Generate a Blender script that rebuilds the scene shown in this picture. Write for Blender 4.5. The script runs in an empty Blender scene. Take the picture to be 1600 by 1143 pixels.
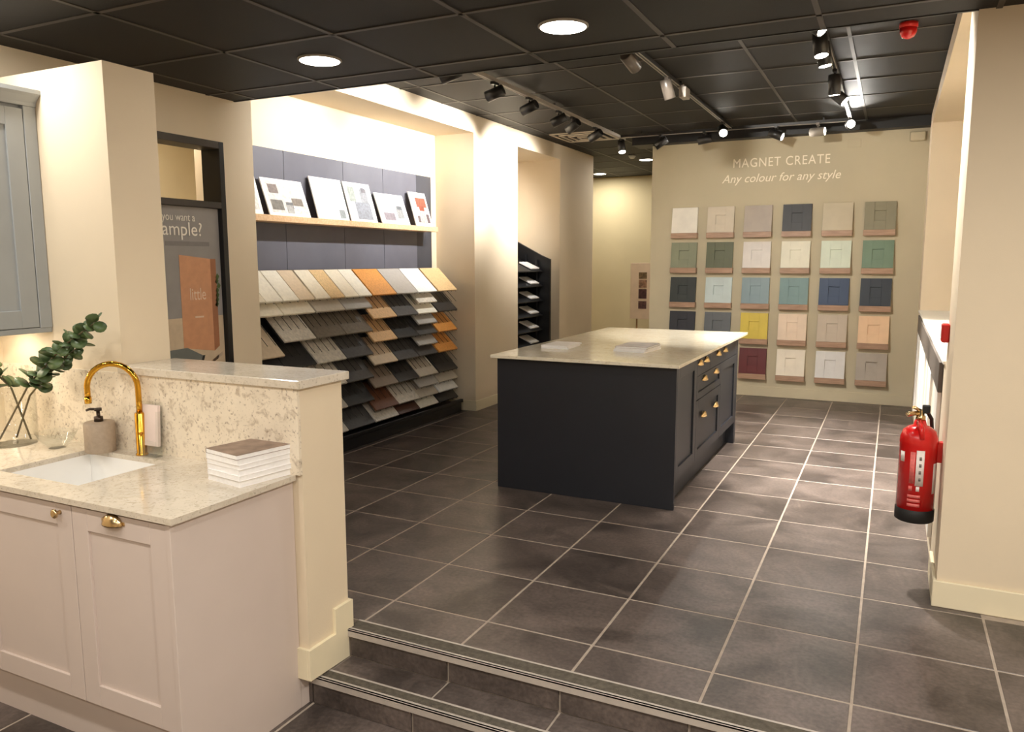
import bpy, bmesh, math, random
from mathutils import Vector, Matrix
random.seed(7)
sc = bpy.context.scene
COL = sc.collection

# ------------------------------------------------------------------ camera
cam_d = bpy.data.cameras.new('camera')
cam = bpy.data.objects.new('camera', cam_d)
COL.objects.link(cam)
sc.camera = cam
F_PX, YAW, PITCH, ROLL = 1211.48, -0.455128, -0.133549, -0.0017886
cam_d.sensor_fit = 'HORIZONTAL'
cam_d.sensor_width = 36.0
cam_d.lens = F_PX * 36.0 / 1600.0
cam_d.clip_start = 0.05
fw = Vector((math.sin(YAW) * math.cos(PITCH), math.cos(YAW) * math.cos(PITCH), math.sin(PITCH)))
rt = Vector((math.cos(YAW), -math.sin(YAW), 0))
up = rt.cross(fw)
r2 = math.cos(ROLL) * rt + math.sin(ROLL) * up
u2 = -math.sin(ROLL) * rt + math.cos(ROLL) * up
cam.matrix_world = Matrix(((r2.x, u2.x, -fw.x, 0.050), (r2.y, u2.y, -fw.y, -2.911),
                           (r2.z, u2.z, -fw.z, 1.598), (0, 0, 0, 1)))

# ------------------------------------------------------------------ world, exposure
w = bpy.data.worlds.new('world')
sc.world = w
w.use_nodes = True
w.node_tree.nodes['Background'].inputs[0].default_value = (1.0, 0.9, 0.78, 1)
w.node_tree.nodes['Background'].inputs[1].default_value = 0.02
vs = sc.view_settings
vs.view_transform = 'Standard'
vs.look = 'None'
vs.exposure = 0.45
vs.gamma = 1.0
vs.use_curve_mapping = False

WARM = (1.0, 0.86, 0.68)
NEUT = (1.0, 0.95, 0.87)
COOL = (1.0, 0.97, 0.93)
DOWN_W = 12.0       # each round ceiling panel
LEFT_W = 150.0       # spots washing the left wall
MID_W = 135.0
RIGHT_W = 240.0

# ------------------------------------------------------------------ materials
def lin(c):
    return tuple(((v / 255) / 12.92 if v / 255 <= 0.04045 else ((v / 255 + 0.055) / 1.055) ** 2.4) for v in c)

def mat(name, rgb, rough=0.6, metal=0.0, var=0.06, scale=6.0, bump=0.0, bscale=80.0, spec=0.5,
        rgb2=None, detail=4.0, emit=0.0, coat=0.0, lo=0.35, hi=0.65, trans=0.0):
    """Principled material whose colour wanders between two tones with world-space noise."""
    m = bpy.data.materials.new(name)
    m.use_nodes = True
    nt = m.node_tree
    b = nt.nodes['Principled BSDF']
    c = lin(rgb)
    b.inputs['Roughness'].default_value = rough
    b.inputs['Metallic'].default_value = metal
    b.inputs['Specular IOR Level'].default_value = spec
    b.inputs['Coat Weight'].default_value = coat
    b.inputs['Transmission Weight'].default_value = trans
    geo = nt.nodes.new('ShaderNodeNewGeometry')
    n = nt.nodes.new('ShaderNodeTexNoise')
    n.inputs['Scale'].default_value = scale
    n.inputs['Detail'].default_value = detail
    nt.links.new(geo.outputs['Position'], n.inputs['Vector'])
    r = nt.nodes.new('ShaderNodeValToRGB')
    if rgb2 is None:
        a = tuple(max(0, v * (1 - var)) for v in c)
        d = tuple(min(1, v * (1 + var)) for v in c)
    else:
        a, d = c, lin(rgb2)
    r.color_ramp.elements[0].position = lo
    r.color_ramp.elements[1].position = hi
    r.color_ramp.elements[0].color = (*a, 1)
    r.color_ramp.elements[1].color = (*d, 1)
    nt.links.new(n.outputs['Fac'], r.inputs['Fac'])
    nt.links.new(r.outputs['Color'], b.inputs['Base Color'])
    if bump > 0:
        n2 = nt.nodes.new('ShaderNodeTexNoise')
        n2.inputs['Scale'].default_value = bscale
        nt.links.new(geo.outputs['Position'], n2.inputs['Vector'])
        bp = nt.nodes.new('ShaderNodeBump')
        bp.inputs['Strength'].default_value = bump
        bp.inputs['Distance'].default_value = 0.01
        nt.links.new(n2.outputs['Fac'], bp.inputs['Height'])
        nt.links.new(bp.outputs['Normal'], b.inputs['Normal'])
    if emit > 0:
        nt.links.new(r.outputs['Color'], b.inputs['Emission Color'])
        b.inputs['Emission Strength'].default_value = emit
    return m

def stone_mat(name, base, vein, speck, rough=0.18, vscale=5.0):
    m = mat(name, base, rough, var=0.05, scale=9)
    nt = m.node_tree
    b = nt.nodes['Principled BSDF']
    geo = [n for n in nt.nodes if n.type == 'NEW_GEOMETRY'][0]
    ramp = [n for n in nt.nodes if n.type == 'VALTORGB'][0]
    prev = ramp.outputs['Color']
    for sc_, col, a0, a1, dist in ((vscale * 7, vein, 0.54, 0.70, 0.8), (vscale * 20, speck, 0.58, 0.70, 0.3)):
        n = nt.nodes.new('ShaderNodeTexNoise')
        n.inputs['Scale'].default_value = sc_
        n.inputs['Detail'].default_value = 6
        n.inputs['Distortion'].default_value = dist
        nt.links.new(geo.outputs['Position'], n.inputs['Vector'])
        r = nt.nodes.new('ShaderNodeValToRGB')
        r.color_ramp.elements[0].position = a0
        r.color_ramp.elements[1].position = a1
        r.color_ramp.elements[0].color = (0, 0, 0, 1)
        r.color_ramp.elements[1].color = (0.75, 0.75, 0.75, 1)
        nt.links.new(n.outputs['Fac'], r.inputs['Fac'])
        mx = nt.nodes.new('ShaderNodeMixRGB')
        nt.links.new(r.outputs['Color'], mx.inputs['Fac'])
        nt.links.new(prev, mx.inputs['Color1'])
        mx.inputs['Color2'].default_value = (*lin(col), 1)
        prev = mx.outputs['Color']
    nt.links.new(prev, b.inputs['Base Color'])
    return m

def wood_mat(name, a, c, rough=0.45):
    m = mat(name, a, rough, rgb2=c, scale=8)
    nt = m.node_tree
    geo = [n for n in nt.nodes if n.type == 'NEW_GEOMETRY'][0]
    n = [n for n in nt.nodes if n.type == 'TEX_NOISE'][0]
    mp = nt.nodes.new('ShaderNodeMapping')
    mp.inputs['Scale'].default_value = (1.0, 9.0, 9.0)
    nt.links.new(geo.outputs['Position'], mp.inputs['Vector'])
    nt.links.new(mp.outputs['Vector'], n.inputs['Vector'])
    return m

def emit_mat(name, rgb, s):
    m = bpy.data.materials.new(name)
    m.use_nodes = True
    b = m.node_tree.nodes['Principled BSDF']
    b.inputs['Base Color'].default_value = (0.8, 0.8, 0.8, 1)
    b.inputs['Emission Color'].default_value = (*rgb, 1)
    b.inputs['Emission Strength'].default_value = s
    return m

M = {}
M['wall'] = mat('wall_paint', (224, 208, 182), 0.75, var=0.025, scale=1.5, bump=0.04, bscale=180)
M['wall_far'] = mat('display_wall_paint', (194, 183, 156), 0.75, var=0.03, scale=2, bump=0.04, bscale=180)
M['trim'] = mat('trim_paint', (232, 220, 190), 0.5, var=0.02)
M['white_paint'] = mat('white_paint', (240, 238, 230), 0.5, var=0.02)
def tile_material():
    m = mat('floor_tile', (64, 56, 52), 0.38, rgb2=(108, 96, 90), scale=2.6, detail=10, bump=0.06, bscale=40, lo=0.36, hi=0.66)
    nt = m.node_tree
    b = nt.nodes['Principled BSDF']
    geo = [n for n in nt.nodes if n.type == 'NEW_GEOMETRY'][0]
    ramp = [n for n in nt.nodes if n.type == 'VALTORGB'][0]
    noi = [n for n in nt.nodes if n.type == 'TEX_NOISE' and n.inputs['Detail'].default_value > 9][0]
    noi.inputs['Distortion'].default_value = 0.7
    noi.inputs['Roughness'].default_value = 0.62
    inf = nt.nodes.new('ShaderNodeObjectInfo')
    mp = nt.nodes.new('ShaderNodeVectorMath')       # every tile takes its own piece of the cloud pattern
    mp.operation = 'MULTIPLY_ADD'
    mp.inputs[1].default_value = (7.3, 3.1, 5.7)
    nt.links.new(inf.outputs['Random'], mp.inputs[0])
    nt.links.new(geo.outputs['Position'], mp.inputs[2])
    nt.links.new(mp.outputs[0], noi.inputs['Vector'])
    fine = nt.nodes.new('ShaderNodeTexNoise')
    fine.inputs['Scale'].default_value = 55
    fine.inputs['Detail'].default_value = 5
    nt.links.new(geo.outputs['Position'], fine.inputs['Vector'])
    hs = nt.nodes.new('ShaderNodeHueSaturation')
    ma = nt.nodes.new('ShaderNodeMapRange')
    ma.inputs['From Min'].default_value = 0.3
    ma.inputs['From Max'].default_value = 0.7
    ma.inputs['To Min'].default_value = 0.74
    ma.inputs['To Max'].default_value = 1.24
    nt.links.new(fine.outputs['Fac'], ma.inputs['Value'])
    nt.links.new(ma.outputs['Result'], hs.inputs['Value'])
    nt.links.new(ramp.outputs['Color'], hs.inputs['Color'])
    nt.links.new(hs.outputs['Color'], b.inputs['Base Color'])
    return m
M['tile'] = tile_material()
M['grout'] = mat('grout', (166, 152, 138), 0.85, var=0.1, scale=20)
M['nosing'] = mat('nosing_metal', (178, 168, 158), 0.4, metal=0.0, var=0.06, scale=14)
M['insert'] = mat('nosing_insert', (84, 77, 66), 0.8, var=0.25, scale=40, bump=0.3, bscale=200)
M['ceil_tile'] = mat('ceiling_tile', (20, 17, 15), 0.62, var=0.15, scale=160, bump=0.15, bscale=260, spec=0.35)
M['ceil_bar'] = mat('ceiling_grid', (62, 55, 49), 0.5, var=0.06)
M['black_paint'] = mat('black_paint', (24, 23, 23), 0.5, var=0.1)
M['black'] = mat('black_metal', (20, 20, 22), 0.4, var=0.1)
M['spot_black'] = mat('spot_black', (36, 34, 33), 0.35, var=0.08, scale=30)
M['spot_mid'] = mat('spot_grey', (92, 84, 76), 0.35, var=0.06)  # black housing lightened: light from other lamps is put into its colour
M['spot_grey'] = mat('track_grey', (150, 142, 132), 0.4, var=0.06)
M['stone'] = stone_mat('quartz', (208, 197, 180), (184, 172, 150), (160, 148, 130), 0.12)
M['splash'] = stone_mat('speckled_stone', (228, 215, 194), (178, 160, 138), (140, 122, 104), 0.3, 4.0)
M['island_top'] = stone_mat('island_quartz', (232, 222, 200), (214, 200, 172), (206, 192, 166), 0.1, 3.0)
M['navy'] = mat('navy_paint', (34, 36, 43), 0.42, var=0.05, scale=4)
M['cashmere'] = mat('cashmere_paint', (204, 189, 180), 0.5, var=0.02, scale=3)
M['bluegrey'] = mat('blue_grey_paint', (158, 162, 164), 0.5, var=0.03)
M['gap'] = mat('shadow_gap', (60, 52, 46), 0.8)
M['brass'] = mat('brass', (206, 178, 132), 0.25, metal=1.0, var=0.05)
M['gold'] = mat('polished_gold', (214, 162, 58), 0.14, metal=1.0, var=0.04)
M['ceramic'] = mat('white_ceramic', (238, 236, 232), 0.12, var=0.01)
M['taupe'] = mat('taupe_stoneware', (166, 148, 128), 0.6, var=0.06, scale=60)
M['dark_bronze'] = mat('dark_bronze', (70, 60, 52), 0.35, metal=0.8)
M['leaf'] = mat('eucalyptus_leaf', (50, 72, 40), 0.45, rgb2=(92, 112, 66), scale=18)
M['stem'] = mat('twig', (92, 80, 52), 0.6, var=0.15, scale=40)
M['oak'] = wood_mat('oak', (214, 176, 134), (230, 196, 158))
M['slate'] = mat('slate_board', (96, 96, 106), 0.55, var=0.05, scale=5)
M['slate_dark'] = mat('slate_board_dark', (62, 63, 70), 0.55, var=0.05, scale=5)
M['paper'] = mat('paper', (240, 238, 236), 0.6, var=0.03, scale=60)
M['red'] = mat('red_enamel', (206, 22, 20), 0.25, var=0.05, coat=0.3)
M['red_plastic'] = mat('red_plastic', (214, 40, 34), 0.4, var=0.05)
M['rubber'] = mat('black_rubber', (22, 21, 21), 0.6)
M['label_white'] = mat('label_white', (236, 226, 220), 0.5, var=0.04, scale=60)
M['label_pink'] = mat('label_pink', (224, 110, 104), 0.5, var=0.12, scale=90)
M['ledge_wood'] = wood_mat('ledge_wood', (158, 126, 104), (178, 146, 122))
M['glow'] = emit_mat('lamp_diffuser', (1.0, 0.93, 0.80), 14.0)
M['lens'] = emit_mat('spot_lens', (1.0, 0.93, 0.82), 22.0)
M['letter'] = mat('white_vinyl', (250, 240, 222), 0.5, var=0.01)
gl = bpy.data.materials.new('clear_glass')      # thin clear glass: see-through with a Fresnel sheen
gl.use_nodes = True
_t = gl.node_tree
_t.nodes.remove(_t.nodes['Principled BSDF'])
_tr = _t.nodes.new('ShaderNodeBsdfTransparent')
_gs = _t.nodes.new('ShaderNodeBsdfGlossy')
_gs.inputs['Roughness'].default_value = 0.03
_lw = _t.nodes.new('ShaderNodeLayerWeight')
_lw.inputs['Blend'].default_value = 0.5
_pw = _t.nodes.new('ShaderNodeMath')
_pw.operation = 'POWER'
_pw.inputs[1].default_value = 4.0
_t.links.new(_lw.outputs['Facing'], _pw.inputs[0])
_fr = _t.nodes.new('ShaderNodeMath')
_fr.operation = 'MULTIPLY_ADD'
_fr.inputs[1].default_value = 0.45
_fr.inputs[2].default_value = 0.04
_t.links.new(_pw.outputs[0], _fr.inputs[0])
_n = _t.nodes.new('ShaderNodeTexNoise')
_n.inputs['Scale'].default_value = 5
_r = _t.nodes.new('ShaderNodeValToRGB')
_r.color_ramp.elements[0].color = (0.95, 0.96, 0.95, 1)
_r.color_ramp.elements[1].color = (0.98, 0.985, 0.98, 1)
_t.links.new(_n.outputs['Fac'], _r.inputs['Fac'])
_t.links.new(_r.outputs['Color'], _tr.inputs['Color'])
_mx = _t.nodes.new('ShaderNodeMixShader')
_t.links.new(_fr.outputs[0], _mx.inputs['Fac'])
_t.links.new(_tr.outputs[0], _mx.inputs[1])
_t.links.new(_gs.outputs[0], _mx.inputs[2])
_t.links.new(_mx.outputs[0], _t.nodes['Material Output'].inputs['Surface'])
M['glass'] = gl
_cc = {}
def paint(rgb, rough=0.5, var=0.04, scale=8):
    k = (tuple(rgb), rough, var, scale)
    if k not in _cc:
        _cc[k] = mat('paint_%02x%02x%02x' % tuple(rgb), rgb, rough, var=var, scale=scale)
    return _cc[k]

# ------------------------------------------------------------------ geometry helpers
def B():
    return bmesh.new()

def box(bm, lo, hi, bev=0.0, mx=None):
    lo, hi = Vector(lo), Vector(hi)
    r = bmesh.ops.create_cube(bm, size=1.0)
    vs_ = r['verts']
    for v in vs_:
        v.co = Vector((lo[i] + (v.co[i] + 0.5) * (hi[i] - lo[i]) for i in range(3)))
    if mx is not None:
        for v in vs_:
            v.co = mx @ v.co
    if bev > 0:
        ed = list({e for v in vs_ for e in v.link_edges})
        bmesh.ops.bevel(bm, geom=ed, offset=bev, segments=1, affect='EDGES')
    return bm

def ring(c, ax, r, n):
    ax = Vector(ax).normalized()
    t = Vector((0, 0, 1)) if abs(ax.z) < 0.9 else Vector((1, 0, 0))
    u = ax.cross(t).normalized()
    v = ax.cross(u)
    return [Vector(c) + u * (r * math.cos(2 * math.pi * i / n)) + v * (r * math.sin(2 * math.pi * i / n)) for i in range(n)]

def loft(bm, rings, cap=True):
    R = [[bm.verts.new(p) for p in rg] for rg in rings]
    n = len(R[0])
    for a, b in zip(R[:-1], R[1:]):
        for i in range(n):
            f = bm.faces.new((a[i], a[(i + 1) % n], b[(i + 1) % n], b[i]))
            f.smooth = True
    if cap:
        bm.faces.new(R[0][::-1])
        bm.faces.new(R[-1])
    return bm

def cyl(bm, p0, p1, r0, r1=None, n=20):
    r1 = r0 if r1 is None else r1
    ax = Vector(p1) - Vector(p0)
    return loft(bm, [ring(p0, ax, r0, n), ring(p1, ax, r1, n)])

def lathe(bm, c, prof, n=24, axis=(0, 0, 1)):
    """prof: (radius, distance along the axis) pairs"""
    ax = Vector(axis).normalized()
    return loft(bm, [ring(Vector(c) + ax * z, ax, max(r, 1e-4), n) for r, z in prof])

def tube(bm, pts, r, n=10):
    pts = [Vector(p) for p in pts]
    rs = []
    u = None
    for i, p in enumerate(pts):
        t = (pts[min(i + 1, len(pts) - 1)] - pts[max(i - 1, 0)]).normalized()
        if u is None:
            u = t.cross(Vector((0.31, 0.52, 0.79))).normalized()
        u = (u - t * u.dot(t)).normalized()
        v = t.cross(u)
        rr = r[i] if isinstance(r, (list, tuple)) else r
        rs.append([p + u * (rr * math.cos(2 * math.pi * k / n)) + v * (rr * math.sin(2 * math.pi * k / n)) for k in range(n)])
    return loft(bm, rs)

def prism(bm, poly, d):
    """poly: list of 3-D points of a planar outline, extruded by vector d"""
    d = Vector(d)
    a = [bm.verts.new(Vector(p)) for p in poly]
    b = [bm.verts.new(Vector(p) + d) for p in poly]
    n = len(a)
    bm.faces.new(a[::-1])
    bm.faces.new(b)
    for i in range(n):
        bm.faces.new((a[i], a[(i + 1) % n], b[(i + 1) % n], b[i]))
    return bm

ORG = {}
def mesh_of(name, bm, m):
    bmesh.ops.recalc_face_normals(bm, faces=bm.faces)
    me = bpy.data.meshes.new(name)
    bm.to_mesh(me)
    bm.free()
    me.materials.append(m)
    return me

def part(name, bm, m, parent, label=None):
    """mesh in world coordinates, stored relative to its parent's origin"""
    o_ = ORG[parent.name]
    for v in bm.verts:
        v.co -= o_
    ob = bpy.data.objects.new(name, mesh_of(name, bm, m))
    COL.objects.link(ob)
    ob.parent = parent
    ORG[ob.name] = o_
    if label:
        ob['label'] = label
    return ob

def tag(o, label, cat, group=None):
    o['label'] = label
    o['category'] = cat
    if group:
        o['group'] = group
    return o

def thing(name, label, cat, loc=(0, 0, 0), group=None):
    o = bpy.data.objects.new(name, None)
    o.empty_display_size = 0.1
    COL.objects.link(o)
    o.location = loc
    ORG[o.name] = Vector(loc)
    return tag(o, label, cat, group)

def single(name, bm, m, label=None, cat=None, group=None):
    """a thing that is one mesh; origin at the centre of its base"""
    lo = Vector((min(v.co[i] for v in bm.verts) for i in range(3)))
    hi = Vector((max(v.co[i] for v in bm.verts) for i in range(3)))
    c = Vector(((lo.x + hi.x) / 2, (lo.y + hi.y) / 2, lo.z))
    for v in bm.verts:
        v.co -= c
    ob = bpy.data.objects.new(name, mesh_of(name, bm, m))
    COL.objects.link(ob)
    ob.location = c
    ORG[ob.name] = c
    if label:
        tag(ob, label, cat, group)
    return ob

def struct(name, bm, m, label=None, cat=None):
    ob = bpy.data.objects.new(name, mesh_of(name, bm, m))
    COL.objects.link(ob)
    ORG[ob.name] = Vector((0, 0, 0))
    ob['kind'] = 'structure'
    if label:
        ob['label'] = label
    if cat:
        ob['category'] = cat
    return ob

def inst(name, me, parent, loc, rot=None):
    ob = bpy.data.objects.new(name, me)
    COL.objects.link(ob)
    ob.parent = parent
    ob.location = Vector(loc) - ORG[parent.name]
    if rot:
        ob.rotation_euler = rot
    return ob

def lamp(name, kind, loc, energy, color, parent=None, aim=None, **kw):
    d = bpy.data.lights.new(name, kind)
    d.energy = energy
    d.color = color
    for k, v in kw.items():
        setattr(d, k, v)
    o = bpy.data.objects.new(name, d)
    COL.objects.link(o)
    if parent is not None:
        o.parent = parent
        o.location = Vector(loc) - ORG[parent.name]
    else:
        o.location = loc
    if aim is not None:
        o.rotation_euler = Vector(aim).to_track_quat('-Z', 'Y').to_euler()
    return o

def text_bm(s, size, mx, extrude=0.002, shear=0.0, spacing=1.0, width=None):
    """lettering as mesh; mx places the text plane (x right, y up). width: scale to this width"""
    cu = bpy.data.curves.new('lettering', 'FONT')
    cu.body = s
    cu.size = size
    cu.extrude = extrude
    cu.shear = shear
    cu.space_character = spacing
    cu.resolution_u = 3
    ob = bpy.data.objects.new('lettering', cu)
    COL.objects.link(ob)
    bpy.context.view_layer.update()
    dg = bpy.context.evaluated_depsgraph_get()
    me = bpy.data.meshes.new_from_object(ob.evaluated_get(dg))
    bm = bmesh.new()
    bm.from_mesh(me)
    bpy.data.objects.remove(ob)
    bpy.data.curves.remove(cu)
    bpy.data.meshes.remove(me)
    xs = [v.co.x for v in bm.verts]
    x0, x1 = min(xs), max(xs)
    k = (width / (x1 - x0)) if width else 1.0
    for v in bm.verts:
        v.co.x = (v.co.x - x0) * k
        v.co = mx @ v.co
    return bm

# ================================================================== STRUCTURE
ZF, ZB, ZL, ZT = 2.65, 3.10, -0.255, -0.128     # front ceiling, raised ceiling, lower floor, tread
XL, XR = -3.93, 0.31                            # left wall face, right wall face
YCW = 6.62                                      # colour wall face
PIT = 0.5

# ---- upper floor: slab carries the grout colour, each tile is a child
fl = struct('floor', box(B(), (-6.1, -0.24, -0.1), (2.6, 10.8, -0.0015)), M['grout'])
g = 0.0055
def tile_mesh(nm, sx, sy, m, t=0.012, bev=0.0015):
    return mesh_of(nm, box(B(), (-sx / 2, -sy / 2, -t), (sx / 2, sy / 2, 0), bev), m)
tm = tile_mesh('tile', PIT - 2 * g, PIT - 2 * g, M['tile'])
def hidden_tile(x, y):
    if x < -4.6 and y < 7.6: return True
    if x > 0.4 and y > 1.2: return True
    if -2.3 < x < -1.3 and 2.3 < y < 3.9: return True
    if y > YCW + 0.3 and x > -2.4: return True
    if x < -4.0 and (y < 1.1 or 4.4 < y < 5.3 or 6.8 < y < 7.7): return True
    return False
for i in range(-10, 3):
    for j in range(0, 21):
        x, y = (i + 0.5) * PIT, (j + 0.5) * PIT
        if not hidden_tile(x, y):
            inst('tile', tm, fl, (x, y, 0))
tm2 = tile_mesh('tile_cut', PIT - 2 * g, 0.24 - 2 * g, M['tile'])
for i in range(-8, 5):
    x = (i + 0.5) * PIT
    inst('tile', tm2, fl, (x, -0.12, 0))
# ---- steps
rise = B()
box(rise, (-2.03, -0.315, ZL - 0.1), (2.6, -0.24, -0.012))
box(rise, (-2.08, -0.515, ZL - 0.1), (2.6, -0.315, ZT - 0.006))
st = struct('floor_steps', rise, M['grout'])
rm = mesh_of('riser_tile', box(B(), (-PIT / 2 + g, -0.006, -0.052), (PIT / 2 - g, 0.006, 0.052), 0.001), M['tile'])
rs_ = mesh_of('riser_sliver', box(B(), (-0.009, -0.006, -0.052), (0.009, 0.006, 0.052)), M['tile'])
tr = tile_mesh('tread_tile', PIT - 2 * g, 0.135, M['tile'], 0.01)
for i in range(-4, 5):
    x = (i + 0.5) * PIT - 0.015
    inst('tile', rm, st, (x, -0.318, ZT + 0.055))
    inst('tile', rm, st, (x - 0.047, -0.518, ZL + 0.054))
    inst('tile', tr, st, (x, -0.39, ZT))
inst('tile', rs_, st, (-2.071, -0.518, ZL + 0.054))
def nosing(name, y0, y1, z, x0):
    """metal stair nosing with a gritty insert strip"""
    bm = B()
    box(bm, (x0, y0, z - 0.032), (2.6, y0 + 0.012, z + 0.003), 0.002)
    box(bm, (x0, y0, z - 0.006), (2.6, y0 + 0.022, z + 0.003), 0.001)
    box(bm, (x0, y1 - 0.010, z - 0.006), (2.6, y1, z + 0.002), 0.001)
    o = struct(name, bm, M['nosing'])
    part('insert_strip', box(B(), (x0, y0 + 0.020, z - 0.008), (2.6, y1 - 0.008, z + 0.0005)), M['insert'], o)
    return o
nosing('trim_1', -0.338, -0.235, 0.0, -2.028)
nosing('trim_2', -0.535, -0.455, ZT, -2.08)
# ---- lower floor
f2 = struct('floor_lower', box(B(), (-4.1, -6.1, ZL - 0.1), (2.6, -0.505, ZL - 0.0015)), M['grout'])
for i in range(-8, 3):
    for j in range(0, 4):
        x, y = (i + 0.5) * PIT - 0.06, -0.515 - (j + 0.5) * PIT
        if x > -2.4 or y < -1.0:
            inst('tile', tm, f2, (x, y, ZL))

# ---- ceilings
def ceiling(name, xs, ys, z, lim):
    x0, x1, y0, y1 = lim
    o = struct(name, box(B(), (x0, y0, z + 0.012), (x1, y1, z + 0.10)), M['black_paint'])
    cache = {}
    for a, b in zip(xs[:-1], xs[1:]):
        for c, d in zip(ys[:-1], ys[1:]):
            k = (round(b - a, 3), round(d - c, 3))
            if k not in cache:
                cache[k] = mesh_of('ceiling_panel', box(B(), (-k[0] / 2 + .009, -k[1] / 2 + .009, 0), (k[0] / 2 - .009, k[1] / 2 - .009, 0.012)), M['ceil_tile'])
            inst('panel', cache[k], o, ((a + b) / 2, (c + d) / 2, z))
    for x in xs[1:-1]:
        part('grid_bar', box(B(), (x - .012, y0, z - .004), (x + .012, y1, z + .004)), M['ceil_bar'], o)
    for y in ys[1:-1]:
        part('grid_bar', box(B(), (x0, y - .012, z - .004), (x1, y + .012, z + .003)), M['ceil_bar'], o)
    return o
px, py = 0.687, 0.70
xs = [-4.1] + [-0.303 + px * k for k in range(-5, 5)] + [2.6]
cf = ceiling('ceiling', xs, [-6.1] + [0.825 - py * k for k in range(9, -1, -1)] + [1.06], ZF, (-4.1, 2.6, -6.1, 1.06))
xs = [-4.1] + [-0.306 + 0.685 * k for k in range(-5, 1)] + [XR + 0.1]
cb = ceiling('ceiling_raised', xs, [1.06] + [1.6 + py * k for k in range(0, 9)] + [7.9], ZB, (-4.1, XR + 0.1, 1.06, 7.9))
cc = ceiling('ceiling_corridor', [-6.1, -5.1, -4.416, -3.731, -3.046, -2.361, -1.7], [7.9, 8.6, 9.3, 10.0, 10.8], ZB, (-6.1, -1.7, 7.9, 10.8))
bm = B()
box(bm, (-4.1, 1.0, ZF + 0.11), (2.6, 1.06, ZB + 0.1))
box(bm, (-4.1, 1.045, ZF - 0.004), (0.31, 1.06, ZF + 0.11))
struct('trim_3', bm, M['black_paint'])
struct('trim_4', box(B(), (-2.9, 6.45, 2.995), (XR, 6.80, ZB)), M['black_paint'])

# ---- left wall with its recesses
bm = B()
box(bm, (-4.06, -6.1, -0.4), (XL, 0.12, ZB))            # kitchen stretch
box(bm, (-4.06, 0.12, 2.37), (XL, 0.93, ZB))            # above the framed opening
box(bm, (-4.06, 0.12, -0.1), (XL, 0.93, 0.02))
box(bm, (-4.06, 0.93, -0.1), (XL, 1.20, ZB))            # pier
box(bm, (-4.43, 1.15, -0.1), (-4.06, 1.20, ZB))
box(bm, (-4.43, 1.20, -0.1), (-4.40, 4.33, ZB))         # back of the first recess
box(bm, (-4.40, 1.20, 2.92), (XL, 4.33, ZB))            # its lintel
box(bm, (-4.60, 4.33, -0.1), (XL, 5.38, ZB))            # pier
box(bm, (-4.70, 5.38, -0.1), (-4.55, 6.66, ZB))
box(bm, (-4.55, 5.38, 2.915), (XL, 6.66, ZB))
box(bm, (-4.70, 6.66, -0.1), (XL, 7.9, ZB))
struct('wall_left', bm, M['wall'])
bm = B()
for a, b_ in ((4.33, 5.38), (6.66, 7.9)):
    box(bm, (XL, a, 0), (XL + 0.014, b_, 0.11), 0.003)
box(bm, (-4.40, 4.316, 0), (XL + 0.014, 4.33, 0.11), 0.003)
struct('baseboard_left', bm, M['trim'])
# small room seen through the framed opening
bm = B()
box(bm, (-5.5, -0.8, -0.1), (-5.4, 2.4, ZB))
box(bm, (-5.4, -0.8, -0.1), (-4.06, -0.7, ZB))
box(bm, (-5.4, 2.3, -0.1), (-4.43, 2.4, ZB))
box(bm, (-5.4, -0.7, 2.75), (-4.06, 1.15, 2.85))
box(bm, (-5.4, 1.15, 2.75), (-4.43, 2.3, 2.85))
box(bm, (-5.4, -0.7, -0.1), (-4.06, 1.15, 0.0))
box(bm, (-5.4, 1.15, -0.1), (-4.43, 2.3, 0.0))
struct('wall_side_room', bm, M['trim'])
# corridor at the back
bm = B()
box(bm, (-6.2, 10.7, -0.1), (-1.6, 10.8, ZB))
box(bm, (-6.2, 7.8, -0.1), (-6.1, 10.8, ZB))
box(bm, (-6.2, 7.8, -0.1), (-4.7, 7.9, ZB))
box(bm, (-1.7, 6.74, -0.1), (-1.6, 10.8, ZB))
struct('wall_back', bm, mat('corridor_paint', (228, 211, 168), 0.75, var=0.025, scale=1.5))

# ---- colour wall
cw = struct('wall_far', box(B(), (-2.69, YCW, -0.1), (XR + 0.5, YCW + 0.14, 3.0)), M['wall_far'])
struct('baseboard_far', box(B(), (-2.69, YCW - 0.014, 0), (XR, YCW, 0.12), 0.003), M['wall_far'])
mxt = Matrix.Translation((-1.715, YCW - 0.001, 2.685)) @ Matrix.Rotation(math.pi / 2, 4, 'X')
part('lettering', text_bm('MAGNET CREATE', 0.145, mxt, 0.0015, spacing=1.12, width=1.055), M['letter'], cw)
mxt = Matrix.Translation((-1.84, YCW - 0.001, 2.513)) @ Matrix.Rotation(math.pi / 2, 4, 'X')
part('lettering', text_bm('Any colour for any style', 0.135, mxt, 0.0015, shear=0.28, width=1.30), M['letter'], cw)

# ---- right wall: pillar, deep window-like recess with a sill
bm = B()
box(bm, (XR, 1.06, -0.1), (2.6, 1.50, ZB))
box(bm, (XR, 1.50, -0.1), (0.95, 6.05, 1.08))
box(bm, (0.85, 1.50, 1.08), (0.95, 6.05, ZB))
box(bm, (XR, 1.50, 2.955), (0.85, 6.05, ZB))
box(bm, (XR, 6.05, -0.1), (0.95, YCW, ZB))
struct('wall_right', bm, M['wall'])
struct('trim_6', box(B(), (XR - 0.012, 1.52, 1.08), (0.85, 6.05, 1.10), 0.003), M['white_paint'])
bm = B()
box(bm, (XR - 0.016, 1.044, 0), (2.6, 1.06, 0.125), 0.003)
box(bm, (XR - 0.016, 1.06, 0), (XR, 1.46, 0.125), 0.003)
struct('baseboard_right', bm, M['trim'])
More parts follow.
